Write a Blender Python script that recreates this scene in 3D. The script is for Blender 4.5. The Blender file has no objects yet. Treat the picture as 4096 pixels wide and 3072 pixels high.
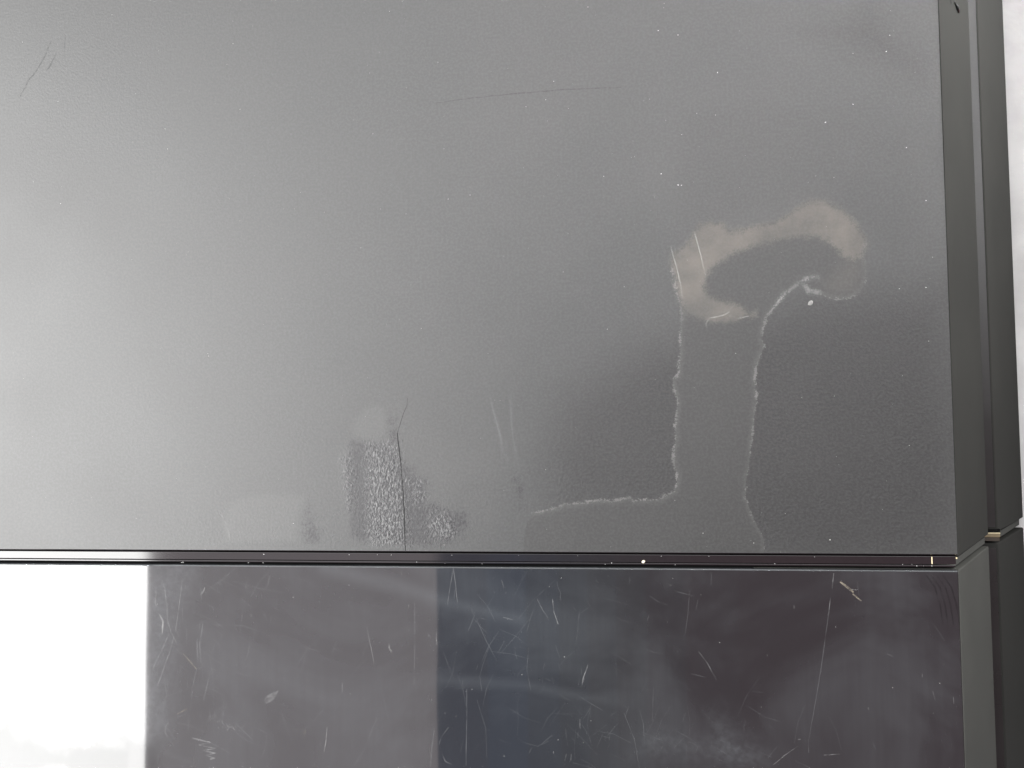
import bpy, bmesh, math, random
import numpy as np
from mathutils import Matrix, Vector
random.seed(7); rng = np.random.default_rng(7)
S = bpy.context.scene
MM = 0.001
H = 53.0                        # height of the console's top face above the table, mm

# ---------------------------------------------------------------- camera
CAM_H = 135.0                   # camera above the top face, mm
TX, TY, TR = 2.7853, 4.6590, -0.4560
def rot():
    return (Matrix.Rotation(math.radians(TY), 4, 'Y') @ Matrix.Rotation(math.radians(TX), 4, 'X')
            @ Matrix.Rotation(math.radians(TR), 4, 'Z'))
cd = bpy.data.cameras.new('camera'); cam = bpy.data.objects.new('camera', cd); S.collection.objects.link(cam)
cam.matrix_world = Matrix.Translation((0, 0, (H + CAM_H) * MM)) @ rot()
cd.sensor_width = 36.0; cd.lens = 36.0 * 3090 / 4096
cd.clip_start = 0.005; cd.clip_end = 50
S.camera = cam

# ---------------------------------------------------------------- light: a window to the left, pale ceiling, dim room, added strips and beam
S.view_settings.view_transform = 'Standard'; S.view_settings.look = 'None'
S.view_settings.exposure = 0; S.view_settings.gamma = 1
W = bpy.data.worlds.new('World'); S.world = W; W.use_nodes = True
bg = W.node_tree.nodes['Background']
bg.inputs[0].default_value = (1.0, 0.955, 0.975, 1); bg.inputs[1].default_value = 0.08
def area(name, loc, target, sx, sy, radiance, col):
    l = bpy.data.lights.new(name, 'AREA'); l.shape = 'RECTANGLE'; l.size = sx; l.size_y = sy
    l.energy = radiance * math.pi * sx * sy; l.color = col
    o = bpy.data.objects.new(name, l); S.collection.objects.link(o)
    o.location = loc
    d = Vector(target) - Vector(loc)
    o.rotation_euler = d.to_track_quat('-Z', 'Y').to_euler()
    return o
# window: its upper edge is seen in the glossy cover; size x runs along y
area('window_light', (-1.20, -0.25, H*MM + 1.36), (0, -0.25, H*MM + 1.36), 1.85, 1.20, 22.0, (1.0, 1.0, 0.985))
area('ceiling_light', (-0.945, -0.5, H*MM + 2.3), (-0.945, -0.5, 0), 1.01, 2.2, 2.0, (1.0, 0.93, 0.97))
# added dim lamp strips that tint the glossy reflection, cool turning warm brown rightwards
x = -0.44
for k, (w, L, c) in enumerate([(.16, .66, (.68, .86, 1.18)), (.12, .72, (.62, .86, 1.24)), (.10, .64, (.68, .88, 1.16)), (.09, .56, (.74, .90, 1.10)),
                               (.09, .49, (.82, .90, 1.04)), (.09, .43, (.90, .88, .98)), (.12, .39, (.98, .82, .92)), (.16, .36, (1.08, .78, .88)), (1.2, .34, (1.14, .76, .86))]):
    area('reflection_tint_light', (x+w/2, -0.6, H*MM + 2.3), (x+w/2, -0.6, 0), w, 1.5, L*.9, c); x += w
area('far_ceiling_light', (0.2, 1.35, H*MM + 2.0), (0.2, 1.35, 0), 3.6, 1.9, 5.5, (1.0, 0.995, 1.0))
beam = area('added_side_beam', (0.85, 0.90, H*MM + 0.05), (0.09, 0.13, 0.04), 0.12, 0.12, 7.0, (1.0, 1.0, 0.97))  # added narrow beam to brighten the far end of the side slopes
beam.data.spread = math.radians(9)

# ---------------------------------------------------------------- helpers
def col_link(o): S.collection.objects.link(o)
def tag(o, label=None, cat=None, group=None, kind=None):
    if label: o['label'] = label
    if cat: o['category'] = cat
    if group: o['group'] = group
    if kind: o['kind'] = kind
    return o
def mesh_obj(name, verts, faces, mats, parent=None, mat_idx=None, smooth=False):
    me = bpy.data.meshes.new(name)
    me.from_pydata([(v[0]*MM, v[1]*MM, (v[2]+H)*MM) for v in verts], [], faces)
    for m in (mats if isinstance(mats, (list, tuple)) else [mats]): me.materials.append(m)
    if mat_idx is not None: me.polygons.foreach_set('material_index', mat_idx)
    if smooth: me.polygons.foreach_set('use_smooth', [True]*len(me.polygons))
    me.update()
    o = bpy.data.objects.new(name, me); col_link(o)
    if parent is not None: o.parent = parent
    return o
R3 = np.array(rot().to_3x3())
def on(px, py, z=0.0):
    """survey: photograph pixel -> point (mm) on the horizontal plane z of the console"""
    d = R3 @ np.array([(px-2048)/3090., -(py-1536)/3090., -1.0])
    t = (z - CAM_H)/d[2]
    return (d[0]*t, d[1]*t, z)
def onxy(pts): return np.array([on(*p)[:2] for p in pts])

def N(nt, typ, **kw):
    n = nt.nodes.new(typ)
    for k, v in kw.items(): setattr(n, k, v)
    return n
def newmat(name):
    m = bpy.data.materials.new(name); m.use_nodes = True
    return m, m.node_tree, m.node_tree.nodes['Principled BSDF'], m.node_tree.nodes['Material Output']
def math_n(nt, op, a, b=None, c=None, clamp=False):
    n = N(nt, 'ShaderNodeMath', operation=op); n.use_clamp = clamp
    for i, v in enumerate((a, b, c)):
        if v is None: continue
        if isinstance(v, (int, float)): n.inputs[i].default_value = v
        else: nt.links.new(v, n.inputs[i])
    return n.outputs[0]
def ramp(nt, v, lo, hi, a=0.0, b=1.0, smooth=True):
    n = N(nt, 'ShaderNodeMapRange'); n.interpolation_type = 'SMOOTHSTEP' if smooth else 'LINEAR'
    nt.links.new(v, n.inputs[0])
    for i, x in zip((1, 2, 3, 4), (lo, hi, a, b)): n.inputs[i].default_value = x
    return n.outputs[0]
def noise(nt, vec, scale, detail=2.0, rough=0.5, dist=0.0):
    n = N(nt, 'ShaderNodeTexNoise'); n.inputs['Scale'].default_value = scale
    n.inputs['Detail'].default_value = detail; n.inputs['Roughness'].default_value = rough
    n.inputs['Distortion'].default_value = dist
    nt.links.new(vec, n.inputs['Vector']); return n.outputs['Fac']
def mixc(nt, f, a, b):
    n = N(nt, 'ShaderNodeMix', data_type='RGBA')
    if isinstance(f, (int, float)): n.inputs[0].default_value = f
    else: nt.links.new(f, n.inputs[0])
    for i, v in ((6, a), (7, b)):
        if isinstance(v, tuple): n.inputs[i].default_value = (*v, 1)
        else: nt.links.new(v, n.inputs[i])
    return n.outputs[2]
def attr(nt, name):
    n = N(nt, 'ShaderNodeAttribute', attribute_name=name); return n.outputs['Fac']
def objco(nt):
    return N(nt, 'ShaderNodeTexCoord').outputs['Object']
def scaled(nt, v, s):
    n = N(nt, 'ShaderNodeMapping'); n.inputs['Scale'].default_value = s; nt.links.new(v, n.inputs[0]); return n.outputs[0]

# ---------------------------------------------------------------- materials
def mat_matte():
    """pebbled matte plastic with wear, dried liquid and dust"""
    m, nt, p, out = newmat('matte_pebbled_plastic'); L = nt.links.new
    co = objco(nt)
    warp = math_n(nt, 'SUBTRACT', noise(nt, co, 700, 4, .65), .5)           # edge irregularity, in mm below
    warp2 = math_n(nt, 'SUBTRACT', noise(nt, co, 3600, 2, .6), .5)
    w = math_n(nt, 'ADD', math_n(nt, 'MULTIPLY', warp, 1.5), math_n(nt, 'MULTIPLY', warp2, 1.3))
    def sd(name, lo, hi, wf=1.0):
        return ramp(nt, math_n(nt, 'ADD', attr(nt, name), math_n(nt, 'MULTIPLY', w, wf)), hi, lo, 0, 1)
    stain = sd('stain', -.1, .15, .35)
    halo = sd('halo', -1.0, .6, 1.6)
    wear = sd('wear', -1.2, .9, 3.0)
    spark = sd('spark', -1.6, 1.6, 3.0)
    print_ = sd('print', -1.2, .5, 1.2)
    rough_zone = math_n(nt, 'MULTIPLY', sd('rough', -8, 6, 2), math_n(nt, 'SUBTRACT', 1.0, math_n(nt, 'MULTIPLY', stain, .8)))
    rimd = math_n(nt, 'ADD', attr(nt, 'rim'), math_n(nt, 'MULTIPLY', w, .85))
    patchy = noise(nt, co, 240, 3, .6)
    rim = math_n(nt, 'MULTIPLY', ramp(nt, rimd, .24, .0, 0, 1), ramp(nt, patchy, .32, .62, .35, 1.0))
    inner = math_n(nt, 'MULTIPLY', ramp(nt, rimd, 1.1, .1, 0, .17), stain)
    rim = math_n(nt, 'MAXIMUM', rim, inner)
    foam = math_n(nt, 'MULTIPLY', ramp(nt, math_n(nt, 'ADD', attr(nt, 'foam'), math_n(nt, 'MULTIPLY', w, .9)), .75, .0, 0, 1), ramp(nt, patchy, .3, .6, .3, 1.0))
    halo = math_n(nt, 'MULTIPLY', halo, ramp(nt, noise(nt, co, 95, 5, .65), .30, .70, .34, 1.0))
    halo = math_n(nt, 'MAXIMUM', halo, math_n(nt, 'MULTIPLY', sd('lobe', -3, 1.0, .8), .20))
    grain = noise(nt, co, 2300, 2.5, .55)
    grainv = noise(nt, scaled(nt, co, (3100, 1500, 1)), 1.0, 2, .5, .6)
    grain2 = noise(nt, co, 5200, 2, .5)
    broad = noise(nt, co, 28, 3, .55)
    # colour: the thing's own dust film and residues, plus painted glints
    base = mixc(nt, ramp(nt, broad, .3, .7), (.019, .0194, .0193), (.026, .0258, .0256))
    base = mixc(nt, math_n(nt, 'MULTIPLY', sd('wipe', -3.5, 1.5, 1.5), .24), base, (.010, .010, .010))
    base = mixc(nt, math_n(nt, 'MULTIPLY', rough_zone, .75), base, (.0085, .0080, .0082))
    base = mixc(nt, math_n(nt, 'MULTIPLY', wear, .6), base, (.010, .009, .011))
    base = mixc(nt, math_n(nt, 'MULTIPLY', stain, .8), base, (.0125, .0122, .0118))
    base = mixc(nt, math_n(nt, 'MULTIPLY', print_, .20), base, (.06, .06, .058))
    base = mixc(nt, math_n(nt, 'MULTIPLY', halo, .56), base, (.105, .092, .078))
    base = mixc(nt, math_n(nt, 'MULTIPLY', rim, .38), base, (.16, .155, .15))
    base = mixc(nt, math_n(nt, 'MULTIPLY', foam, .5), base, (.15, .15, .145))
    base = mixc(nt, math_n(nt, 'MULTIPLY', math_n(nt, 'ADD', spark, math_n(nt, 'MULTIPLY', wear, .25)), ramp(nt, grainv, .48, .68, 0, .65)), base, (.095, .095, .095))  # sparkle of the worn grain painted as paler flecks
    base = mixc(nt, ramp(nt, grain, .35, .7, 0, .10), base, (.10, .10, .10))
    L(base, p.inputs['Base Color'])
    r = ramp(nt, broad, .25, .75, .46, .52)
    r = math_n(nt, 'SUBTRACT', r, math_n(nt, 'MULTIPLY', wear, .05))
    r = math_n(nt, 'SUBTRACT', r, math_n(nt, 'MULTIPLY', spark, .10))
    r = math_n(nt, 'ADD', r, math_n(nt, 'MULTIPLY', halo, .10))
    L(r, p.inputs['Roughness'])
    p.inputs['IOR'].default_value = 1.55
    L(math_n(nt, 'SUBTRACT', .5, math_n(nt, 'ADD', math_n(nt, 'MULTIPLY', math_n(nt, 'MULTIPLY', rough_zone, math_n(nt, 'SUBTRACT', 1.0, stain)), .08), math_n(nt, 'MULTIPLY', wear, .10))), p.inputs['Specular IOR Level'])
    b = N(nt, 'ShaderNodeBump'); b.inputs['Distance'].default_value = .00006
    hgt = math_n(nt, 'ADD', math_n(nt, 'MULTIPLY', grain, 1.0), math_n(nt, 'ADD', math_n(nt, 'MULTIPLY', grain2, .35), math_n(nt, 'MULTIPLY', spark, grainv)))
    L(hgt, b.inputs['Height'])
    st = math_n(nt, 'ADD', .42, math_n(nt, 'MULTIPLY', rough_zone, .62))
    st = math_n(nt, 'SUBTRACT', st, math_n(nt, 'MULTIPLY', stain, .30))
    st = math_n(nt, 'ADD', st, math_n(nt, 'MULTIPLY', wear, .20))
    st = math_n(nt, 'ADD', st, math_n(nt, 'MULTIPLY', spark, .7), clamp=False)
    st = math_n(nt, 'MAXIMUM', st, .10)
    L(st, b.inputs['Strength']); L(b.outputs[0], p.inputs['Normal'])
    return m
def mat_side(name, col, rough, bump=.12, ior=1.46, spec=.5):
    m, nt, p, out = newmat(name); L = nt.links.new
    co = objco(nt)
    n = noise(nt, co, 60, 4, .6)
    L(mixc(nt, ramp(nt, n, .3, .7), tuple(c*.88 for c in col), tuple(c*1.12 for c in col)), p.inputs['Base Color'])
    L(ramp(nt, n, .3, .7, rough-.04, rough+.04), p.inputs['Roughness'])
    p.inputs['IOR'].default_value = ior
    b = N(nt, 'ShaderNodeBump'); b.inputs['Distance'].default_value = .00004; b.inputs['Strength'].default_value = bump
    L(noise(nt, co, 3800, 2), b.inputs['Height']); L(b.outputs[0], p.inputs['Normal'])
    p.inputs['Specular IOR Level'].default_value = spec
    return m
def mat_gloss():
    m, nt, p, out = newmat('glossy_black_plastic'); L = nt.links.new
    co = objco(nt)
    # wiping haze: front-to-back streaks plus cloudy film that also paints mottled reflections
    streak = noise(nt, scaled(nt, co, (900, 40, 1)), 1.0, 3, .6)
    cloud = noise(nt, co, 34, 4, .6, .6)
    speck = noise(nt, co, 900, 2, .6)
    smear = ramp(nt, math_n(nt, 'ADD', attr(nt, 'smear'), math_n(nt, 'MULTIPLY', math_n(nt, 'SUBTRACT', cloud, .5), 5)), 2.4, -.4, 0, 1)
    scuff = ramp(nt, math_n(nt, 'ADD', attr(nt, 'scuff'), math_n(nt, 'MULTIPLY', math_n(nt, 'SUBTRACT', cloud, .5), 26)), 6, -10, 0, 1)
    haze = math_n(nt, 'MULTIPLY', ramp(nt, cloud, .36, .70), ramp(nt, streak, .25, .8, .75, 1.0))
    film = math_n(nt, 'ADD', math_n(nt, 'MULTIPLY', haze, .21), math_n(nt, 'MULTIPLY', smear, .21))
    dull_patch = ramp(nt, math_n(nt, 'ADD', attr(nt, 'dull_patch'), math_n(nt, 'MULTIPLY', math_n(nt, 'SUBTRACT', noise(nt, co, 90, 4, .6), .5), 22)), 3, -3, 0, 1)  # mottled patch of lower specular
    film = math_n(nt, 'ADD', film, math_n(nt, 'MULTIPLY', math_n(nt, 'MULTIPLY', scuff, ramp(nt, speck, .3, .7, .55, 1)), .55), clamp=True)
    L(mixc(nt, film, (.0090, .0084, .0094), (.066, .071, .076)), p.inputs['Base Color'])
    L(math_n(nt, 'ADD', .028, math_n(nt, 'MULTIPLY', film, .02)), p.inputs['Roughness'])
    L(math_n(nt, 'SUBTRACT', .5, math_n(nt, 'ADD', math_n(nt, 'MULTIPLY', film, .08), math_n(nt, 'MULTIPLY', dull_patch, .17))), p.inputs['Specular IOR Level'])
    p.inputs['IOR'].default_value = 1.57
    # second broad lobe: micro-scratched clear surface
    p.inputs['Coat Weight'].default_value = .2; p.inputs['Coat Roughness'].default_value = .30; p.inputs['Coat IOR'].default_value = 1.35
    b = N(nt, 'ShaderNodeBump'); b.inputs['Distance'].default_value = .00030; b.inputs['Strength'].default_value = .17
    L(noise(nt, co, 26, 2, .4), b.inputs['Height']); L(b.outputs[0], p.inputs['Normal'])
    return m
def mat_flat(name, col, rough=.6, ior=1.45, metal=0.0, alpha_noise=None, alpha=1.0):
    m, nt, p, out = newmat(name); L = nt.links.new
    p.inputs['Roughness'].default_value = rough; p.inputs['IOR'].default_value = ior; p.inputs['Metallic'].default_value = metal
    co = objco(nt); n = noise(nt, co, 1500, 2)
    L(mixc(nt, n, tuple(c*.8 for c in col), tuple(min(1, c*1.2) for c in col)), p.inputs['Base Color'])
    if alpha_noise:
        L(ramp(nt, noise(nt, co, alpha_noise, 3, .65), .32, .62, alpha*.12, alpha), p.inputs['Alpha'])
    elif alpha < 1: p.inputs['Alpha'].default_value = alpha
    return m
def mat_table():
    m, nt, p, out = newmat('white_table_surface'); L = nt.links.new
    co = objco(nt)
    n1 = noise(nt, co, 45, 4, .6); n2 = noise(nt, co, 700, 3, .6)
    L(mixc(nt, ramp(nt, n1, .3, .7), (.315, .312, .307), (.40, .396, .39)), p.inputs['Base Color'])
    p.inputs['Roughness'].default_value = .8; p.inputs['Specular IOR Level'].default_value = .1
    b = N(nt, 'ShaderNodeBump'); b.inputs['Distance'].default_value = .0006; b.inputs['Strength'].default_value = .35
    L(math_n(nt, 'ADD', noise(nt, co, 120, 4, .6), math_n(nt, 'MULTIPLY', n2, .15)), b.inputs['Height']); L(b.outputs[0], p.inputs['Normal'])
    return m
M_MATTE = mat_matte()
M_SIDE = mat_side('dark_grey_side_plastic', (.0205, .0203, .0190), .75, spec=.04)
M_SIDE2 = mat_side('smooth_grey_side_plastic', (.047, .047, .0438), .72, spec=.05)
M_LEDGE = mat_side('slot_ledge_plastic', (.009, .0085, .0082), .30, .6, spec=.62)
M_GLOSS = mat_gloss()
M_BAR = mat_flat('dark_translucent_bar', (.008, .0062, .007), .07, 1.5)
M_BLACK = mat_flat('black_recess_plastic', (.006, .006, .006), .95, 1.05)
M_TABLE = mat_table()
M_SLOTB = mat_flat('brown_slot_shade', (.030, .022, .016), .5)
M_LIP = mat_flat('bright_tab_edge', (.50, .43, .28), .4)  # pale tone painting the glint of the bar clips and tab edge
M_GOLD = mat_flat('brass_tab_metal', (.15, .118, .072), .5, metal=.3)
M_PALE = mat_flat('pale_scratch', (.55, .55, .53), .7, alpha_noise=1400, alpha=.30)
M_PALE_S = mat_flat('pale_scratch_soft', (.40, .40, .40), .7, alpha_noise=900, alpha=.15)
M_FAINT = mat_flat('faint_scratch', (.30, .31, .32), .7, alpha_noise=500, alpha=.10)
M_RIPPLE = mat_flat('corner_ripple', (.004, .004, .004), .3, alpha_noise=500, alpha=.25)
M_PALE_G = mat_flat('pale_gloss_scratch', (.48, .48, .47), .7, alpha_noise=1400, alpha=.21)
M_TAN = mat_flat('tan_scratch', (.50, .44, .33), .7, alpha_noise=1400, alpha=.22)
M_DARKSCUFF = mat_flat('dark_scuff', (.012, .012, .012), .7, alpha_noise=1700, alpha=.24)
M_HAIR = mat_flat('black_crack', (.003, .003, .003), .8)
M_DUST = mat_flat('pale_dust', (.34, .34, .33), .9)
M_CRUMB = mat_flat('pale_crumb_material', (.62, .56, .44), .9)
M_CHALK = mat_flat('chalky_crumb_material', (.15, .147, .143), .9)
M_FIBRE = mat_flat('black_fibre_material', (.004, .004, .006), .5)
M_REDTIP = mat_flat('dark_red_tip_material', (.055, .018, .016), .5)

# ---------------------------------------------------------------- setting
tb = mesh_obj('tabletop', [(-1500, -1500, -H), (1500, -1500, -H), (1500, 1500, -H), (-1500, 1500, -H)], [(0, 1, 2, 3)], M_TABLE)
tag(tb, kind='structure')

# ---------------------------------------------------------------- the console
XT, X1, D1, X2, D2, X3, D3 = 63.1, 80.5, 25.0, 84.5, 29.0, 102.2, 53.0
YM, YG = -22.87, -25.24          # front edges of matte and glossy covers at the groove
YBACK, YFRONT, XL = 150.0, -95.0, -165.0
con = bpy.data.objects.new('game_console', None); col_link(con); con.location = (0, 0, 0)
tag(con, 'black game console lying flat, half matte and half scratched glossy cover split by a groove', 'game console')

def seg_dist(P, poly, closed):
    n = len(poly); best = np.full(len(P), 1e9)
    for i in range(n if closed else n-1):
        a, b = poly[i], poly[(i+1) % n]; ab = b-a
        t = np.clip(((P-a)@ab)/max(ab@ab, 1e-12), 0, 1)
        best = np.minimum(best, np.hypot(*(P-(a+t[:, None]*ab)).T))
    return best
def inside(P, poly):
    c = np.zeros(len(P), bool); n = len(poly)
    for i in range(n):
        a, b = poly[i], poly[(i+1) % n]
        if a[1] == b[1]: continue
        k = ((a[1] > P[:, 1]) != (b[1] > P[:, 1])) & (P[:, 0] < (b[0]-a[0])*(P[:, 1]-a[1])/(b[1]-a[1])+a[0])
        c ^= k
    return c
def sdf(P, poly):
    d = seg_dist(P, poly, True); return np.where(inside(P, poly), -d, d)
def crop(pts, x0, y0, s): return [(x0+x*s, y0+y*s) for x, y in pts]

A = lambda pts: crop(pts, 2500, 700, .4973)
B = lambda pts: crop(pts, 2000, 1400, .5425)
C = lambda pts: crop(pts, 800, 1400, .5877)
left_rim = A([(375,760),(395,830),(410,930),(440,1030),(460,1110),(450,1200),(440,1300),(445,1400),(435,1500)]) + \
    B([(1318,140),(1315,175),(1275,210),(1278,250),(1290,310),(1312,390),(1300,480),(1288,560),(1295,640),(1278,740),(1280,830),(1300,910),(1305,980),(1280,1045),
       (1200,1085),(1150,1105),(1060,1100),(990,1112),(960,1085),(900,1092),(830,1115),(720,1105),(600,1127),(470,1140),(380,1170),(300,1195),(240,1198)])
right_rim = A([(1550,820),(1470,828),(1400,865),(1290,950),(1200,1065),(1140,1135),(1115,1220),(1095,1320),(1125,1370),(1090,1450),(1055,1560)]) + \
    B([(1890,100),(1880,200),(1888,300),(1895,375),(1878,450),(1872,560),(1850,700)])
lobe = A([(1560,950),(1650,995),(1780,1000),(1880,950),(1930,880),(1945,780),(1920,680),(1930,580),(1955,530)])
foam_line = A([(1440,880),(1480,930),(1555,952)])
tip = B([(1850,700),(1838,850),(1815,950),(1810,1080),(1830,1150),(1870,1250),(1920,1340),(1945,1400),(1945,1500)])
halo_out = A([(380,630),(480,570),(550,460),(590,390),(790,380),(835,445),(960,425),(1200,375),(1330,310),(1400,240),(1500,195),(1610,205),(1750,280),(1850,370),(1950,510),(1930,640)])
halo_in = A([(1850,690),(1760,680),(1720,620),(1650,560),(1550,500),(1400,500),(1250,530),(1000,590),(850,650),(720,740),(660,820),(645,900),(670,950),(750,1000),(880,1020),(950,1060),(1000,1120),(1070,1090),(1040,1140),(980,1150),(860,1190),(700,1195),(560,1150),(470,1100),(430,1000),(390,850),(370,720)])
stain_poly = onxy(halo_out[:1][::-1] + left_rim + [(2105, 2100), (2090, 2230)] + [(3055, 2230)] + tip[::-1] + right_rim[::-1] + foam_line + lobe + halo_out[::-1])
halo_poly = onxy(halo_out + halo_in)
wear_poly = onxy(C([(1020,640),(1060,612),(1150,625),(1220,630),(1285,605),(1300,560),(1285,460),(1310,470),(1340,570),(1352,650),(1370,740),(1430,800),(1530,880),(1550,930),(1530,970),(1550,1040),(1640,1072),(1720,1095),(1800,1115),(1812,1190),(1790,1250),(1700,1320),(1500,1340),(1400,1330),(1200,1300),(1050,1310),(1030,1250),(1022,1100),(992,1000),(980,850),(985,740)]))
wear2_poly = onxy(C([(738,1020),(765,1080),(800,1170),(838,1250),(830,1330),(700,1335),(685,1240),(695,1150)]))
wear3_poly = onxy([(2048,1905),(2075,1900),(2100,1980),(2098,2060),(2075,2040),(2060,1960)])
spark_poly = onxy(C([(1150,640),(1220,640),(1290,620),(1340,640),(1365,760),(1380,900),(1390,1100),(1396,1330),(1180,1330),(1165,1200),(1155,1000),(1150,800)]))
spark2_poly = onxy(C([(1420,880),(1500,900),(1530,1000),(1480,1030),(1460,960)]))
spark3_poly = onxy(C([(1560,1130),(1640,1110),(1710,1150),(1740,1250),(1640,1300),(1570,1260)]))
spark4_poly = onxy(C([(978,720),(1015,700),(1030,860),(1025,1060),(1000,1000),(985,860)]))
print_poly = onxy(C([(1035,600),(1040,490),(1100,395),(1180,362),(1255,390),(1290,470),(1278,560),(1210,622),(1120,618)]))
print2_poly = onxy(C([(360,960),(640,955),(745,975),(735,1040),(690,1160),(690,1330),(140,1340),(130,1120),(200,1010)]))
rough_polys = [onxy([(2840,1330),(3200,1180),(3830,1120),(3900,2300),(2840,2300)]), onxy([(2230,1560),(2600,1330),(2860,1300),(2860,2110),(2200,2110),(2150,1800)]), onxy([(3120,120),(3500,-60),(3760,200),(3760,420),(3500,330)])]

def grid_cover(name, x0, x1, y0, y1, step, mats, parent, skirt, bevel, fields):
    """flat plate x0..x1, y0..y1 with a bevelled long edge at the groove and a fine groove-side wall"""
    nx = int(round((x1-x0)/step))+1; ny = int(round((y1-y0)/step))+1
    X, Y = np.meshgrid(np.linspace(x0, x1, nx), np.linspace(y0, y1, ny))
    V = np.stack([X.ravel(), Y.ravel(), np.zeros(nx*ny)], 1)
    i = np.arange(nx*ny).reshape(ny, nx)
    q = np.stack([i[:-1, :-1], i[:-1, 1:], i[1:, 1:], i[1:, :-1]], -1).reshape(-1, 4)
    me = bpy.data.meshes.new(name)
    Vm = V.copy(); Vm[:, 2] += H; Vm *= MM
    me.vertices.add(len(Vm)); me.vertices.foreach_set('co', Vm.ravel())
    me.loops.add(q.size); me.loops.foreach_set('vertex_index', q.ravel().astype(np.int32))
    me.polygons.add(len(q)); me.polygons.foreach_set('loop_start', np.arange(0, q.size, 4, dtype=np.int32))
    me.update(calc_edges=True)
    P = V[:, :2]
    for k, fn in fields.items():
        a = me.attributes.new(k, 'FLOAT', 'POINT'); a.data.foreach_set('value', fn(P).astype(np.float32))
    for m in mats: me.materials.append(m)
    o = bpy.data.objects.new(name, me); col_link(o); o.parent = parent
    return o
vis = lambda P: P
def far_fill(P, fn): return fn(P)
wipe_poly = onxy([(2690,1000),(2695,560),(2720,430),(3000,395),(3400,420),(3640,560),(3700,900),(3600,1100),(3480,960),(3300,800),(2950,900)])
lobe_poly = onxy([(3400,1010),(3450,985),(3467,1088),(3435,1172),(3385,1195),(3300,1185),(3275,1130),(3340,1060)])
fields = {
 'lobe': lambda P: sdf(P, lobe_poly), 'wipe': lambda P: sdf(P, wipe_poly),
 'stain': lambda P: sdf(P, stain_poly), 'halo': lambda P: sdf(P, halo_poly),
 'rim': lambda P: np.minimum(seg_dist(P, onxy(left_rim), False), np.minimum(seg_dist(P, onxy(right_rim), False), np.minimum(seg_dist(P, onxy(lobe), False)+.12, seg_dist(P, onxy(tip), False)+.16))),
 'foam': lambda P: np.minimum(seg_dist(P, onxy(foam_line), False), seg_dist(P, onxy(right_rim[:5]), False)+.25),
 'wear': lambda P: np.minimum(sdf(P, wear_poly), np.minimum(sdf(P, wear2_poly)+.5, sdf(P, wear3_poly)+.6)),
 'spark': lambda P: np.minimum(np.minimum(sdf(P, spark_poly), sdf(P, spark2_poly)), np.minimum(sdf(P, spark3_poly), sdf(P, spark4_poly))),
 'print': lambda P: np.minimum(sdf(P, print_poly), sdf(P, print2_poly)+.5),
 'rough': lambda P: np.minimum(np.minimum(sdf(P, rough_polys[0]), sdf(P, rough_polys[1])+.8), sdf(P, rough_polys[2])+4),
}
BV = .30
matte = grid_cover('matte_cover', -112, XT-.16, YM+BV, 86, .32, [M_MATTE], con, None, BV, fields)
tag(matte, 'matte pebbled grey-black cover with dried spill and worn patch')
def quads(strips):
    """strips: list of closed/open profiles [(list of points A), (list of points B)] -> verts, faces"""
    v, fcs = [], []
    for a, b in strips:
        n0 = len(v); v += a + b; n = len(a)
        for k in range(n-1): fcs.append((n0+k, n0+k+1, n0+n+k+1, n0+n+k))
    return v, fcs
# bevelled rim of the matte cover towards the groove and down its side
def rim(name, parent, m, y_in, y_out, bev, xr, depth=3.0, seg=1, zr=None):
    sgn = 1 if y_out > y_in else -1
    prof = []
    for k in range(seg+1):
        a = k/seg*math.pi/2
        if seg == 1: prof.append((y_in + (y_out-y_in)*k, -bev*k))
        else: prof.append((y_in + (y_out-y_in)*math.sin(a), -bev*(1-math.cos(a))))
    prof.append((y_out, -depth))
    a = [(-112, y, z) for y, z in prof]; b = [(xr, y, z) for y, z in prof]
    v, fc = quads([(a, b)])
    return mesh_obj(name, v, fc, m, parent, smooth=False)
rim('cover_edge', matte, M_BAR, YM+BV, YM, .55, XT-.16)
# side slope of the upper block: fine seam at the top edge, then the slope, underside
slope = lambda x: -(x-XT)*D1/(X1-XT)
def block(name, prof, y0, y1, m, parent, caps=True, bevel=0.0, bseg=2):
    """closed x-z profile (counter clockwise seen from -y) extruded along y"""
    bm = bmesh.new(); n = len(prof)
    va = [bm.verts.new((x*MM, y0*MM, (z+H)*MM)) for x, z in prof]; vb = [bm.verts.new((x*MM, y1*MM, (z+H)*MM)) for x, z in prof]
    for i in range(n): bm.faces.new((va[i], va[(i+1) % n], vb[(i+1) % n], vb[i]))
    if caps: bm.faces.new(va[::-1]); bm.faces.new(vb)
    bmesh.ops.recalc_face_normals(bm, faces=bm.faces)
    if bevel > 0:
        bmesh.ops.bevel(bm, geom=list(bm.edges), offset=bevel*MM, segments=bseg, affect='EDGES', profile=.5)
    me = bpy.data.meshes.new(name); bm.to_mesh(me); bm.free(); me.materials.append(m)
    o = bpy.data.objects.new(name, me); col_link(o); o.parent = parent
    return o
up_prof = [(30, -.9), (XT-.30, -.9), (XT-.15, -.35), (XT-.02, -.06), (XT+.12, slope(XT+.12)), (X1, -D1), (X1-.6, -D1-.35), (60, -D1-.35), (30, -D1-.35)]
lo_prof = [(30, -D2), (X2-.35, -D2), (X2+.05, -D2-.3), (X3-.15, -D3+.6), (X3-.35, -D3+.15), (30, -D3+.15)]
s_up = block('side_panel', up_prof, YM, YBACK, M_SIDE, con, bevel=.10, bseg=1)
s_up['label'] = 'dark grey sloping side of the matte half'
s_up2 = block('side_panel', up_prof, YFRONT, YG+.05, M_SIDE2, con, bevel=.18)
s_up2['label'] = 'lighter grey sloping side of the glossy half'
lo = block('lower_housing', lo_prof, YM, YBACK, M_SIDE, con, bevel=.12); lo['label'] = 'lower sloping housing behind the groove'
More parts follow.
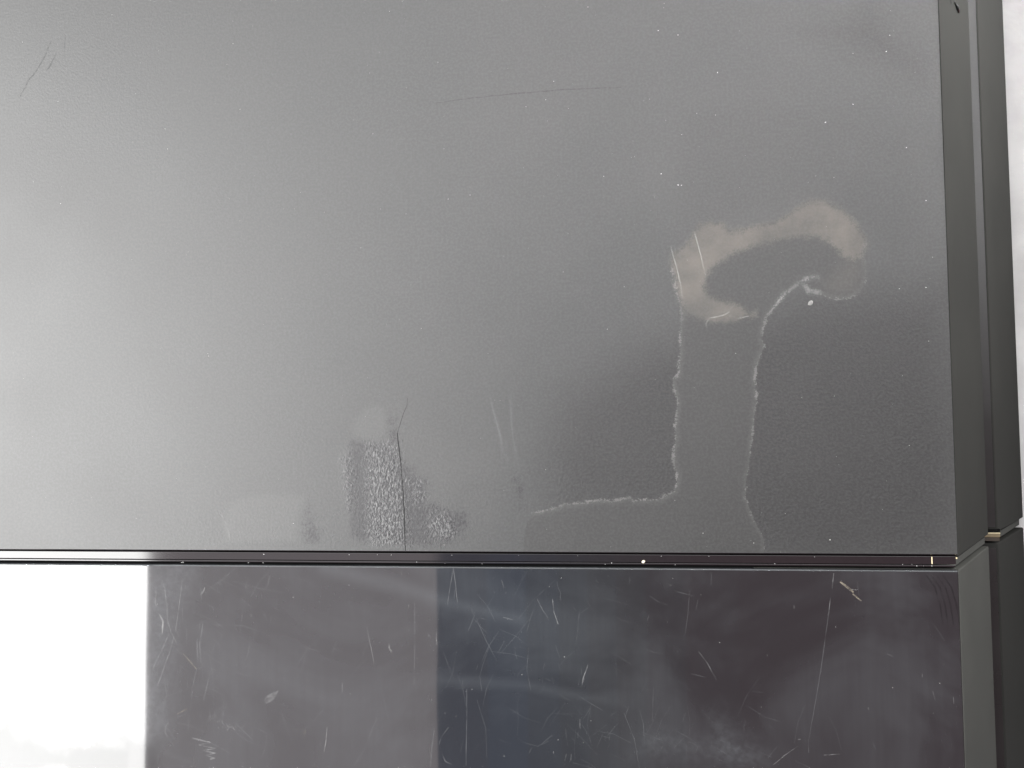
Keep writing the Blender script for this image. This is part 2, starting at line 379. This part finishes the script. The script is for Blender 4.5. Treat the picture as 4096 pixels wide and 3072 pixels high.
lo2 = block('lower_housing', lo_prof, YFRONT, YG+.05, M_SIDE, con, bevel=.22); lo2['label'] = 'lower sloping housing beside the glossy cover'
# slot ledges: a darker strip laid on the step between upper and lower blocks
def ledge(y0, y1):
    v = [(60, y0, -D2+.05), (X2-.55, y0, -D2+.05), (X2-.55, y1, -D2+.05), (60, y1, -D2+.05)]
    v += [(x, y, z-.06) for x, y, z in v]
    return mesh_obj('slot_ledge', v, [(0,1,2,3), (1,0,4,5), (2,1,5,6), (3,2,6,7)], M_LEDGE, con)
ledge(YM+.9, YBACK); ledge(YFRONT, YG-.9)
# core inside everything
block('inner_body', [(XL, -1.6), (58, -1.6), (72, -D1+1), (72, -D3+.4), (XL, -D3+.4)], YFRONT, YBACK, M_BLACK, con)

# groove floor down the side (grey), offset inwards from the slopes
def off_pts(xa, za, xb, zb, e):
    dx, dz = xb-xa, zb-za; l = math.hypot(dx, dz); nx, nz = -dz/l, dx/l
    if nx < 0: nx, nz = -nx, -nz
    return (xa-nx*e, za-nz*e), (xb-nx*e, zb-nz*e)
e = .55
(a0, a1), (b0, b1) = off_pts(XT, 0, X1, -D1, e), off_pts(X2, -D2, X3, -D3, e)
def lerp(p, q, t): return (p[0]+(q[0]-p[0])*t, p[1]+(q[1]-p[1])*t)
yc0, yc1 = YG+.60, YM-.48
g = block('groove_strip', [lerp(a0, a1, .012), lerp(a0, a1, .985), (X1-4, -D1), (XT-4, -1.4)], yc0, yc1, M_SIDE2, con, bevel=.06, bseg=1)
g['label'] = 'grey strip in the groove on the upper side slope'
g = block('groove_strip', [lerp(b0, b1, .0), lerp(b0, b1, .985), (X3-6, -D3+.2), (X2-3, -D2-1.0)], yc0, yc1, M_SIDE2, con, bevel=.06, bseg=1)
g['label'] = 'grey strip in the groove on the lower side slope'
# brass-coloured tab where the groove crosses the slot, black and brown plates painting the dark slot around it
zl = -D2+.09
hy1, hy0 = on(3975, 2116, zl)[1], on(3975, 2131, zl)[1]
gy0 = on(3975, 2149, zl)[1]; xa, xb = on(3940, 2140, zl)[0], on(4000, 2140, zl)[0]
block('slot_shade_plate', [(74, zl), (xb+.05, zl), (xb+.05, zl-.5), (74, zl-.5)], hy0, hy1, M_BLACK, con)
block('brass_tab', [(74, zl+.10), (xb, zl+.10), (xb, zl-.5), (74, zl-.5)], gy0, hy0-.02, M_GOLD, con, bevel=.09)
block('tab_lip', [(74, zl+.16), (xb, zl+.16), (xb, zl), (74, zl)], hy0-.16, hy0+.03, M_LIP, con, bevel=.03)
block('slot_shade_plate', [(74, zl-.02), (xb-.1, zl-.02), (xb-.1, zl-.5), (74, zl-.5)], gy0-.75, gy0-.02, M_SLOTB, con)  # brown plate painted as the shaded slot in front of the tab

# light bar along the groove on the top face
ybar0, ybar1 = YM-1.50, YM-.18
xe = on(3732, 2245)[0]
bar = block('light_bar', [(-112, -.55), (xe, -.55), (xe, -1.5), (-112, -1.5)], ybar0, ybar1, M_BAR, con, bevel=.05)
bar['label'] = 'narrow dark shiny bar along the groove'
block('bar_end', [(xe+.12, -.62), (XT-.15, -.62), (XT-.15, -1.5), (xe+.12, -1.5)], ybar0, ybar1, M_BAR, con, bevel=.05)
block('bar_lip', [(-112, -.50), (XT-.4, -.50), (XT-.4, -1.5), (-112, -1.5)], ybar0-.40, ybar0-.11, M_BAR, con, bevel=.05)
# small clips at the bar's end, their glint put into the pale colour
block('bar_clip', [(xe-.0, -.45), (xe+.13, -.45), (xe+.13, -1.2), (xe-.0, -1.2)], ybar0+.08, ybar1-.05, M_LIP, con, bevel=.03)
block('bar_clip', [(XT-.14, -.40), (XT+.03, -.50), (XT+.03, -1.2), (XT-.14, -1.2)], ybar1-.4, ybar1-.1, M_LIP, con, bevel=.03)

# glossy cover
smear_line = onxy([(1300, 2272), (1420, 2300), (1600, 2345), (1800, 2410), (2000, 2460), (2090, 2480)])
smear_line2 = onxy([(1760, 2720), (2100, 2740), (2340, 2790), (2430, 2800)])
scuff_poly = onxy([(2450, 3080), (2500, 2900), (2560, 2840), (2700, 2830), (2800, 2900), (3000, 2950), (3120, 3000), (3100, 3090)])
dull_poly = onxy([(-300, 2985), (150, 2925), (320, 2965), (420, 2940), (600, 3010), (600, 3120), (-300, 3120)])
scuff2_poly = onxy([(590, 2270), (720, 2290), (690, 2500), (640, 2700), (620, 2900), (570, 2900)])
gf = {'smear': lambda P: np.minimum(seg_dist(P, smear_line, False), seg_dist(P, smear_line2, False)+.9),
      'scuff': lambda P: np.minimum(sdf(P, scuff_poly)+3, sdf(P, scuff2_poly)+.5),
      'dull_patch': lambda P: sdf(P, dull_poly)}
GB = .28
glossy = grid_cover('glossy_cover', -112, XT-.24, -72, YG-GB, .6, [M_GLOSS], con, None, GB, gf)
glossy['label'] = 'scratched glossy black cover reflecting a window'
rim('cover_edge', glossy, M_GLOSS, YG-GB, YG, GB, XT-.24, seg=5)

# ---------------------------------------------------------------- marks: ribbons with a little thickness
def ribbon_geo(pts, width, z, taper=True, jit=0.0):
    P = [Vector((x, y, 0)) for x, y in pts]
    # resample lightly
    Q = []
    for a, b in zip(P[:-1], P[1:]):
        n = max(1, int((b-a).length/1.2))
        for k in range(n): Q.append(a.lerp(b, k/n))
    Q.append(P[-1]); n = len(Q); v, fc = [], []
    for k, p in enumerate(Q):
        t = (Q[min(k+1, n-1)]-Q[max(k-1, 0)]).normalized(); nn = Vector((-t.y, t.x, 0))
        s = k/(n-1) if n > 1 else 0
        w = width*(.35+.65*math.sin(math.pi*min(max(s, .04), .96))**.6 if taper else 1)*(1+random.uniform(-.25, .25))
        c = p + nn*random.uniform(-jit, jit)
        v += [(c.x+nn.x*w/2, c.y+nn.y*w/2, z), (c.x, c.y, z+.012), (c.x-nn.x*w/2, c.y-nn.y*w/2, z)]
        if k:
            o = 3*k; fc += [(o-3, o-2, o+1, o), (o-2, o-1, o+2, o+1)]
    return v, fc
def mark(name, pts_px, width, m, parent, z=.012, taper=True, jit=0.02, label=None):
    v, fc = ribbon_geo([on(*p)[:2] for p in pts_px], width, z, taper, jit)
    o = mesh_obj(name, v, fc, m, parent)
    if label: o['label'] = label
    return o
def ring(c, r, a0, a1, n=8): return [(c[0]+r*math.cos(a0+(a1-a0)*k/n), c[1]+r*math.sin(a0+(a1-a0)*k/n)) for k in range(n+1)]

# matte cover: crack, dark scuffs, pale scratches
mark('crack', C([(1343,565),(1352,650),(1364,740),(1371,830),(1380,930),(1386,1030),(1391,1130),(1394,1250),(1398,1372)]), .17, M_HAIR, matte, taper=False, jit=.01, label='thin black crack running into the groove')
mark('crack', C([(1343,565),(1362,505),(1385,430),(1408,378),(1412,325)]), .07, M_HAIR, matte, label='hairline continuing the crack')
D4 = lambda pts: crop(pts, 0, 0, .4629)
mark('scuff', D4([(440,355),(425,395),(390,480),(345,560),(300,630),(250,690),(220,750),(170,840)]), .26, M_DARKSCUFF, matte, jit=.06, label='dark slanting scuff near the far left corner')
mark('scuff', D4([(490,455),(460,510),(430,570),(400,620)]), .30, M_DARKSCUFF, matte, jit=.10)
mark('scuff', D4([(565,300),(560,360),(555,450)]), .14, M_DARKSCUFF, matte, jit=.06)
mark('scuff', D4([(735,10),(770,90)]), .12, M_DARKSCUFF, matte, jit=.05)
E5 = lambda pts: crop(pts, 1400, 0, .7233)
mark('scuff', E5([(470,572),(560,558),(640,546),(740,536),(840,526),(940,517),(1050,508),(1150,496),(1250,492),(1340,490),(1500,483)]), .20, M_DARKSCUFF, matte, jit=.08, label='long faint dark scuff across the matte cover')
for pts, w, m in [
    (E5([(175,798),(230,740),(300,680),(370,605),(430,558)]), .10, M_FAINT),
    (E5([(1420,97),(1450,94),(1490,108),(1508,135)]), .10, M_PALE),
    (E5([(850,425),(853,475)]), .09, M_PALE_S),
    (E5([(310,90),(290,150),(275,215)]), .35, M_FAINT),
    (A([(557,455),(585,555),(610,650),(635,760),(650,820)]), .12, M_PALE),
    (A([(598,550),(620,630),(640,690)]), .08, M_PALE_S),
    (A([(368,575),(390,660),(420,760),(445,870),(460,980)]), .12, M_PALE),
    (A([(660,1228),(650,1195),(680,1150),(740,1140),(800,1125),(840,1100)]), .12, M_PALE),
    (A([(905,1155),(950,1145),(995,1135)]), .12, M_PALE),
    (A([(1040,1120),(1080,1075)]), .09, M_PALE),
    (A([(500,1165),(560,1110),(610,1060)]), .07, M_PALE_S), (A([(540,1080),(600,1140)]), .07, M_PALE_S),
    (A([(650,1050),(700,1110),(740,1160)]), .07, M_PALE_S), (A([(780,1050),(830,1105),(870,1140)]), .07, M_PALE_S),
    (A([(800,1110),(870,1060),(910,1020)]), .08, M_PALE_S), (A([(740,1060),(790,1110)]), .06, M_PALE_S),
    (A([(470,1105),(500,1085)]), .1, M_PALE_S),
    (A([(240,190),(236,160),(256,130)]), .14, M_PALE), (A([(487,190),(492,160)]), .12, M_PALE), (A([(748,190),(750,160)]), .07, M_PALE),
    (A([(285,150),(262,260),(262,360)]), .10, M_FAINT),
    (C([(1965,300),(1990,380),(2010,460),(2040,570),(2060,680),(2110,760)]), .34, M_FAINT),
    (C([(2115,260),(2120,400),(2120,520),(2135,640)]), .34, M_FAINT),
    (C([(2140,640),(2160,760),(2175,830)]), .26, M_FAINT),
    (C([(1822,525),(1868,530)]), .08, M_PALE_S), (C([(1860,1020),(1890,960)]), .12, M_PALE_S),
    (C([(755,600),(765,650)]), .25, M_FAINT), (C([(818,60),(820,200)]), .16, M_FAINT),
    (C([(130,1090),(160,1160),(190,1230),(205,1290)]), .30, M_PALE_S), (C([(55,1360),(80,1330),(130,1325)]), .22, M_PALE_S),
    (C([(1300,352),(1350,338)]), .12, M_PALE_S),
    (crop([(860,835),(880,865)], 3000, 1100, .693), .12, M_PALE_S), (crop([(845,885),(880,835)], 3000, 1100, .693), .09, M_PALE_S),
    ([(3700,455),(3690,480),(3720,472)], .10, M_PALE), ([(3255,466),(3268,470),(3282,465)], .08, M_PALE),
    ([(994,200),(1003,190),(1012,192)], .07, M_PALE), ([(630,635),(633,655),(640,660)], .10, M_PALE_S),
    ([(2465,1070),(2475,1100)], .12, M_PALE_S),
]:
    mark('scratch', pts, w, m, matte)
# wavy pale marks where a drop dried, near the groove at left
for k in range(26):
    t = k/25; x = 70+150*t; y = 2060-18*math.sin(t*3.1)+random.uniform(-8, 8)
    if k % 4 == 0: mark('scratch', [(x, y), (x+random.uniform(6, 14), y+random.uniform(-6, 6))], .14, M_PALE_S, matte)

# glossy cover: individual scratches
F = lambda pts: crop(pts, 0, 2200, .5256)
G = lambda pts: crop(pts, 1000, 2200, .6329)
K = lambda pts: crop(pts, 2300, 2200, .7685)
gl = [
    (F([(1390,195),(1375,330),(1355,480),(1335,620)]), .11, M_PALE_S), (F([(1240,230),(1270,400),(1275,530),(1300,620),(1350,720)]), .13, M_PALE_S),
    (F([(1315,580),(1240,740),(1160,910)]), .11, M_PALE_S), (F([(1330,640),(1290,780),(1240,920),(1200,1030)]), .13, M_PALE_S),
    (F([(1395,790),(1450,850),(1495,905)]), .11, M_TAN), (F([(1495,905),(1580,880)]), .08, M_PALE_S), (F([(1495,905),(1475,1000),(1460,1100),(1445,1240)]), .12, M_FAINT),
    (F([(1350,1248),(1425,1208)]), .11, M_TAN), (F([(1285,1310),(1258,1345),(1258,1390),(1275,1420)]), .11, M_PALE_S),
    (F([(1185,290),(1190,350),(1180,400),(1195,430)]), .22, M_PALE_S), (F([(1215,490),(1240,540),(1235,640)]), .30, M_PALE), (F([(1210,570),(1245,590)]), .2, M_PALE_S),
    (F([(1525,345),(1550,310),(1560,285)]), .20, M_PALE), (F([(1410,260),(1412,290)]), .16, M_PALE_S), (F([(1870,270),(1872,290)]), .34, M_PALE_S),
    (F([(1890,210),(1870,270)]), .08, M_FAINT), (F([(2055,190),(2040,260),(2015,295)]), .10, M_PALE_S), (F([(1800,130),(1690,230),(1580,300)]), .10, M_FAINT),
    (F([(1910,490),(1915,505)]), .14, M_PALE), (F([(1515,125),(1522,150)]), .18, M_PALE_S), (F([(1400,130),(1405,150)]), .16, M_PALE_S),
    (F([(1590,970),(1570,1060),(1550,1150)]), .20, M_FAINT), (F([(1500,680),(1505,840)]), .3, M_FAINT), (F([(1545,560),(1520,720),(1530,860)]), .26, M_FAINT),
    (F([(1440,1250),(1430,1400)]), .16, M_FAINT), (F([(1120,640),(1190,680)]), .12, M_FAINT), (F([(1110,350),(1160,420)]), .14, M_FAINT),
    (F([(1730,1160),(1700,1240),(1690,1320)]), .14, M_FAINT), (F([(1890,1290),(1840,1360)]), .12, M_FAINT), (F([(1150,900),(1120,1000)]), .16, M_FAINT),
    (G([(1285,115),(1265,230),(1248,345)]), .12, M_PALE_S), (G([(1285,115),(1300,220),(1310,330)]), .12, M_PALE_S),
    (G([(957,130),(957,160)]), .12, M_PALE), (G([(1003,342),(1003,362)]), .11, M_PALE), (G([(880,590),(880,620),(895,645)]), .18, M_PALE),
    (G([(738,490),(755,570),(772,650),(785,718)]), .12, M_PALE_S), (G([(583,840),(583,905)]), .12, M_PALE_S), (G([(487,1120),(482,1200),(468,1275)]), .14, M_PALE),
    (G([(642,1170),(645,1280)]), .10, M_FAINT), (G([(805,1055),(765,1150),(720,1270),(655,1365)]), .12, M_FAINT), (G([(1912,310),(1920,390),(1948,468)]), .15, M_PALE),
    (G([(1815,310),(1850,380),(1885,430)]), .10, M_PALE_S), (G([(1180,500),(1178,560),(1182,600)]), .12, M_PALE_S), (G([(2135,725),(2110,800),(2097,868)]), .13, M_PALE_S),
    (G([(1255,1120),(1210,1180),(1195,1230)]), .12, M_PALE_S), (G([(1210,1280),(1235,1335),(1275,1355)]), .12, M_PALE_S), (G([(1370,880),(1370,1060),(1365,1360)]), .16, M_FAINT),
    (G([(1165,1130),(1150,1250),(1140,1370)]), .16, M_FAINT), (G([(1425,400),(1380,510)]), .10, M_FAINT), (G([(1430,430),(1490,570),(1560,700)]), .10, M_FAINT),
    (G([(1590,190),(1605,240)]), .12, M_PALE_S), (G([(1612,275),(1620,268)]), .2, M_PALE_S), (G([(1000,505),(1008,505)]), .25, M_PALE_S),
    (G([(1600,425),(1660,440)]), .2, M_PALE_S), (G([(1765,1280),(1780,1250)]), .12, M_PALE_S), (G([(1840,1230),(1910,1170)]), .12, M_FAINT), (G([(2085,1070),(2083,1120)]), .14, M_PALE_S),
    (G([(105,245),(118,210)]), .12, M_PALE_S), (G([(2000,1290),(1990,1330)]), .16, M_PALE_S), (G([(2030,1290),(2028,1330)]), .14, M_PALE_S), (G([(1040,330),(1042,600),(1037,850)]), .14, M_FAINT),
    (G([(340,1165),(352,1140)]), .12, M_TAN), (G([(360,815),(368,835)]), .16, M_PALE_S), (G([(1300,1055),(1306,1050)]), .2, M_PALE),
    (K([(1347,120),(1338,200)]), .14, M_PALE_S), (K([(1330,250),(1305,440),(1280,620),(1255,770),(1218,980)]), .12, M_FAINT), (K([(1328,265),(1320,340)]), .12, M_PALE_S),
    (K([(645,530),(690,590),(735,675)]), .14, M_PALE_S), (K([(65,610),(40,670),(36,715)]), .13, M_PALE_S), (K([(1380,165),(1420,195),(1450,220)]), .40, M_TAN), (K([(1440,205),(1465,208)]), .24, M_PALE),
    (K([(1445,228),(1490,265)]), .40, M_TAN), (K([(1625,540),(1655,555)]), .14, M_PALE_S), (K([(1808,645),(1808,662)]), .12, M_PALE_S), (K([(1862,735),(1875,780)]), .14, M_PALE_S),
    (K([(1970,765),(1972,800)]), .2, M_PALE_S), (K([(1525,820),(1530,832)]), .2, M_PALE_S), (K([(1140,290),(1142,305)]), .14, M_PALE_S), (K([(1295,1068),(1380,1062)]), .12, M_PALE_S),
    (K([(1030,1120),(1090,1070),(1160,1020)]), .10, M_PALE_S), (K([(1160,985),(1175,985)]), .16, M_PALE_S), (K([(920,735),(980,742)]), .2, M_FAINT), (K([(640,260),(630,310)]), .12, M_PALE_S),
    (K([(490,180),(500,185)]), .14, M_PALE), (K([(172,133),(175,136)]), .16, M_PALE), (K([(1550,1005),(1565,1035)]), .14, M_FAINT), (K([(520,215),(620,240)]), .14, M_FAINT),
    (K([(710,115),(708,180)]), .10, M_FAINT), (K([(25,880),(28,930)]), .18, M_PALE_S), (K([(1215,985),(1217,1055)]), .14, M_FAINT),
]
for pts, w, m in gl: mark('scratch', pts, w, M_PALE_G if m is M_PALE else m, glossy)
# ripples near the far right corner of the glossy cover
for k, (dx, m_) in enumerate([(0, M_FAINT), (-24, M_FAINT), (-46, M_FAINT), (-66, M_FAINT)]):
    mark('ripple', [(3770+dx, 2300), (3806+dx, 2350), (3826+dx, 2420), (3838+dx, 2500)], .30, M_RIPPLE, glossy)
# zigzag scribble of pale residue, drop-shaped spot, crumbly smudge
mark('scribble', F([(1465,1432),(1540,1450),(1600,1462),(1515,1485),(1640,1510),(1540,1525),(1640,1545),(1570,1562),(1635,1585),(1600,1590)]), .26, M_PALE_S, glossy, taper=False, label='pale zigzag scribble on the glossy cover')
sp = onxy(G([(92,940),(100,925),(135,905),(180,888),(165,925),(140,955),(105,970),(92,960)]))
c = sp.mean(0); v = [(c[0], c[1], .03)] + [(x, y, .012) for x, y in sp]
o = mesh_obj('dried_spot', v, [(0, k+1, (k+1) % len(sp)+1) for k in range(len(sp))], M_PALE_S, glossy); o['label'] = 'pale drop-shaped dried spot'
vv, ff = [], []
for k in range(70):
    t = random.random(); x = 1590+250*t+random.gauss(0, 18); y = 1275+110*t+random.gauss(0, 14)
    a, b = ribbon_geo([on(*F([(x, y)])[0])[:2], on(*F([(x+random.uniform(-14, 14), y+random.uniform(-9, 9))])[0])[:2]], random.uniform(.06, .2), .012)
    n0 = len(vv); vv += a; ff += [tuple(q+n0 for q in f_) for f_ in b]
o = mesh_obj('smudge', vv, ff, M_PALE_S, glossy); o['label'] = 'pale crumbly smudge'; o['kind'] = 'stuff'
# the mass of hair-fine wiping scratches
vv, ff = [], []
def add_r(px, py, L_, ang, w):
    p0 = on(px, py); q = (p0[0]+L_*math.cos(ang), p0[1]+L_*math.sin(ang))
    bend = random.uniform(-.08, .08)*L_
    mid = ((p0[0]+q[0])/2+bend*math.sin(ang), (p0[1]+q[1])/2-bend*math.cos(ang))
    if any(pt[0] > XT-1 or pt[1] > YG-.6 for pt in (p0, q, mid)): return
    a, b = ribbon_geo([p0[:2], mid, q], w, .010)
    n0 = len(vv); vv.extend(a); ff.extend([tuple(z+n0 for z in f_) for f_ in b])
for k in range(360):
    u = random.random()
    if u < .45: px = 560+abs(random.gauss(0, 330)); py = random.uniform(2290, 3060)
    elif u < .7: px = random.gauss(2150, 260); py = random.uniform(2290, 3060)
    elif u < .85: px = random.gauss(2700, 220); py = random.gauss(2990, 60)
    else: px = random.uniform(600, 3800); py = random.uniform(2290, 3060)
    ang = random.choice([random.gauss(1.45, .25), random.gauss(1.45, .25), random.gauss(.9, .3), random.gauss(2.2, .3), random.gauss(-.35, .15)])
    add_r(px, py, random.choice([1, 2, 3, 5, 8])*random.uniform(.6, 1.3), ang, random.uniform(.035, .085))
o = mesh_obj('fine_scratches', vv, ff, M_FAINT, glossy); o['kind'] = 'stuff'; o['label'] = 'fine hairline scratches all over the glossy cover'

# ---------------------------------------------------------------- loose bits lying on the console
def blob(name, c, r, m, sq=(1, 1, .6), seed=0, label=None, cat='crumb'):
    bm = bmesh.new(); bmesh.ops.create_icosphere(bm, subdivisions=2, radius=1)
    rr = random.Random(seed)
    for v_ in bm.verts:
        k = 1+rr.uniform(-.22, .22)
        v_.co = Vector((v_.co.x*sq[0]*k, v_.co.y*sq[1]*k, max(v_.co.z, -.6)*sq[2]*k))*r*MM
    me = bpy.data.meshes.new(name); bm.to_mesh(me); bm.free(); me.materials.append(m)
    o = bpy.data.objects.new(name, me); col_link(o)
    o.location = (c[0]*MM, c[1]*MM, (c[2]+H)*MM + r*sq[2]*.5*MM); o.rotation_euler.z = rr.uniform(0, 6.28)
    if cat: tag(o, label, cat)
    return o
blob('crumb', on(3241, 1212), .42, M_CHALK, (1.1, .85, .3), 3, 'chalky white crumb at the hooked end of the dried spill')
blob('crumb', on(2574, 2246, -.5), .24, M_CRUMB, (1, 1.2, .8), 5, 'tan crumb in the groove left of the corner, below the dried spill')
# dust: far too many specks to count
vv, ff = [], []
def fleck(x, y, z, r):
    n = random.choice([4, 5, 6]); n0 = len(vv); a0 = random.uniform(0, 6.28); st = random.uniform(1, 1.8); th = random.uniform(0, 3.14)
    vv.append((x, y, z+.05*r/.08))
    for k in range(n):
        a = a0+6.283*k/n; rr = r*random.uniform(.7, 1.2); ux, uy = rr*st*math.cos(a), rr*math.sin(a)
        vv.append((x+ux*math.cos(th)-uy*math.sin(th), y+ux*math.sin(th)+uy*math.cos(th), z+.002))
    for k in range(n): ff.append((n0, n0+1+k, n0+1+(k+1) % n))
for px, py, r in [(90,168,.07),(232,406,.09),(448,59,.08),(960,437,.08),(932,175,.07),(660,515,.07),(1558,45,.07),(1752,249,.07),(2352,28,.09),(2633,122,.10),(2712,140,.10),(2870,290,.11),(2215,325,.09),(3302,489,.12),(3412,417,.09),(3626,590,.10),(3704,802,.11),(3559,141,.08),(3545,206,.10),(2645,695,.10),(2713,740,.10),(2104,427,.06),(2183,399,.07),(2726,741,.08),(2711,740,.08),(2862,460,.07),(2727,538,.06),(2415,705,.06),(3704,1150,.10),(3597,1155,.08),(1776,595,.06),(3320,2159,.10),(2812,2133,.09),(1880,780,.06),(3015,2172,.08)]:
    x, y, z = on(px, py); fleck(x, y, z, r*.85)
for k in range(240):
    px, py = random.uniform(0, 3740), random.uniform(0, 2190)
    x, y, z = on(px, py)
    fleck(x, y, z, min(.06, .018*math.exp(abs(random.gauss(0, .5)))))
for k in range(26):    # crumbs of dust caught in the groove
    px = random.uniform(700, 3780); py = 2212+px*.0048+random.choice([0, 28, 34])
    x, y, z = on(px, py, -.45); fleck(x, y, z, random.uniform(.03, .085))
for k in range(25):
    px, py = random.uniform(620, 3780), random.uniform(2300, 3060); x, y, z = on(px, py); fleck(x, y, z, random.uniform(.025, .06))
o = mesh_obj('dust', vv, ff, M_DUST); tag(o, 'pale dust specks scattered over the covers and in the groove', 'dust', kind='stuff')

# black forked scrap stuck on the side slope at the far edge
def on_slope(px, py, lift=.1):
    d = R3 @ np.array([(px-2048)/3090., -(py-1536)/3090., -1.0])
    n = np.array([D1, 0, X1-XT]); n = n/np.linalg.norm(n)
    t = (n @ (np.array([XT, 0, 0])-np.array([0, 0, CAM_H])))/(n@d)
    return np.array([0, 0, CAM_H])+d*t+n*lift
scrap = bpy.data.objects.new('plant_scrap', None); col_link(scrap)
p0 = on_slope(3815, 0); scrap.location = (p0[0]*MM, p0[1]*MM, (p0[2]+H)*MM)
tag(scrap, 'thin black forked scrap with dark red tip on the side slope', 'debris')
def tube(name, pts, rads, m):
    bm = bmesh.new(); rings = []
    for k, p in enumerate(pts):
        p = Vector(p); t = (Vector(pts[min(k+1, len(pts)-1)])-Vector(pts[max(k-1, 0)])).normalized()
        u = t.cross(Vector((0, 0, 1))).normalized(); w_ = t.cross(u)
        rings.append([bm.verts.new((p+(u*math.cos(a)+w_*math.sin(a))*rads[k])*MM + Vector((0, 0, H*MM)) - scrap.location) for a in [6.283*i/8 for i in range(8)]])
    for a, b in zip(rings[:-1], rings[1:]):
        for i in range(8): bm.faces.new((a[i], a[(i+1) % 8], b[(i+1) % 8], b[i]))
    bm.faces.new(rings[0][::-1]); bm.faces.new(rings[-1])
    bmesh.ops.recalc_face_normals(bm, faces=bm.faces)
    me = bpy.data.meshes.new(name); bm.to_mesh(me); bm.free(); me.materials.append(m)
    o = bpy.data.objects.new(name, me); col_link(o); o.parent = scrap; return o
tube('stalk', [on_slope(3813, -60), on_slope(3803, -25), on_slope(3802, 0), on_slope(3803, 18)], [.07, .07, .06, .04], M_FIBRE)
tube('stalk', [on_slope(3813, -60), on_slope(3815, -20), on_slope(3816, 8), on_slope(3820, 18, .14), on_slope(3826, 30, .2), on_slope(3828, 36, .2)], [.06, .06, .07, .13, .24, .20], M_FIBRE)
tube('tip', [on_slope(3827, 33, .2), on_slope(3830, 41, .2), on_slope(3833, 50, .12), on_slope(3834, 53, .08)], [.16, .20, .12, .02], M_REDTIP)
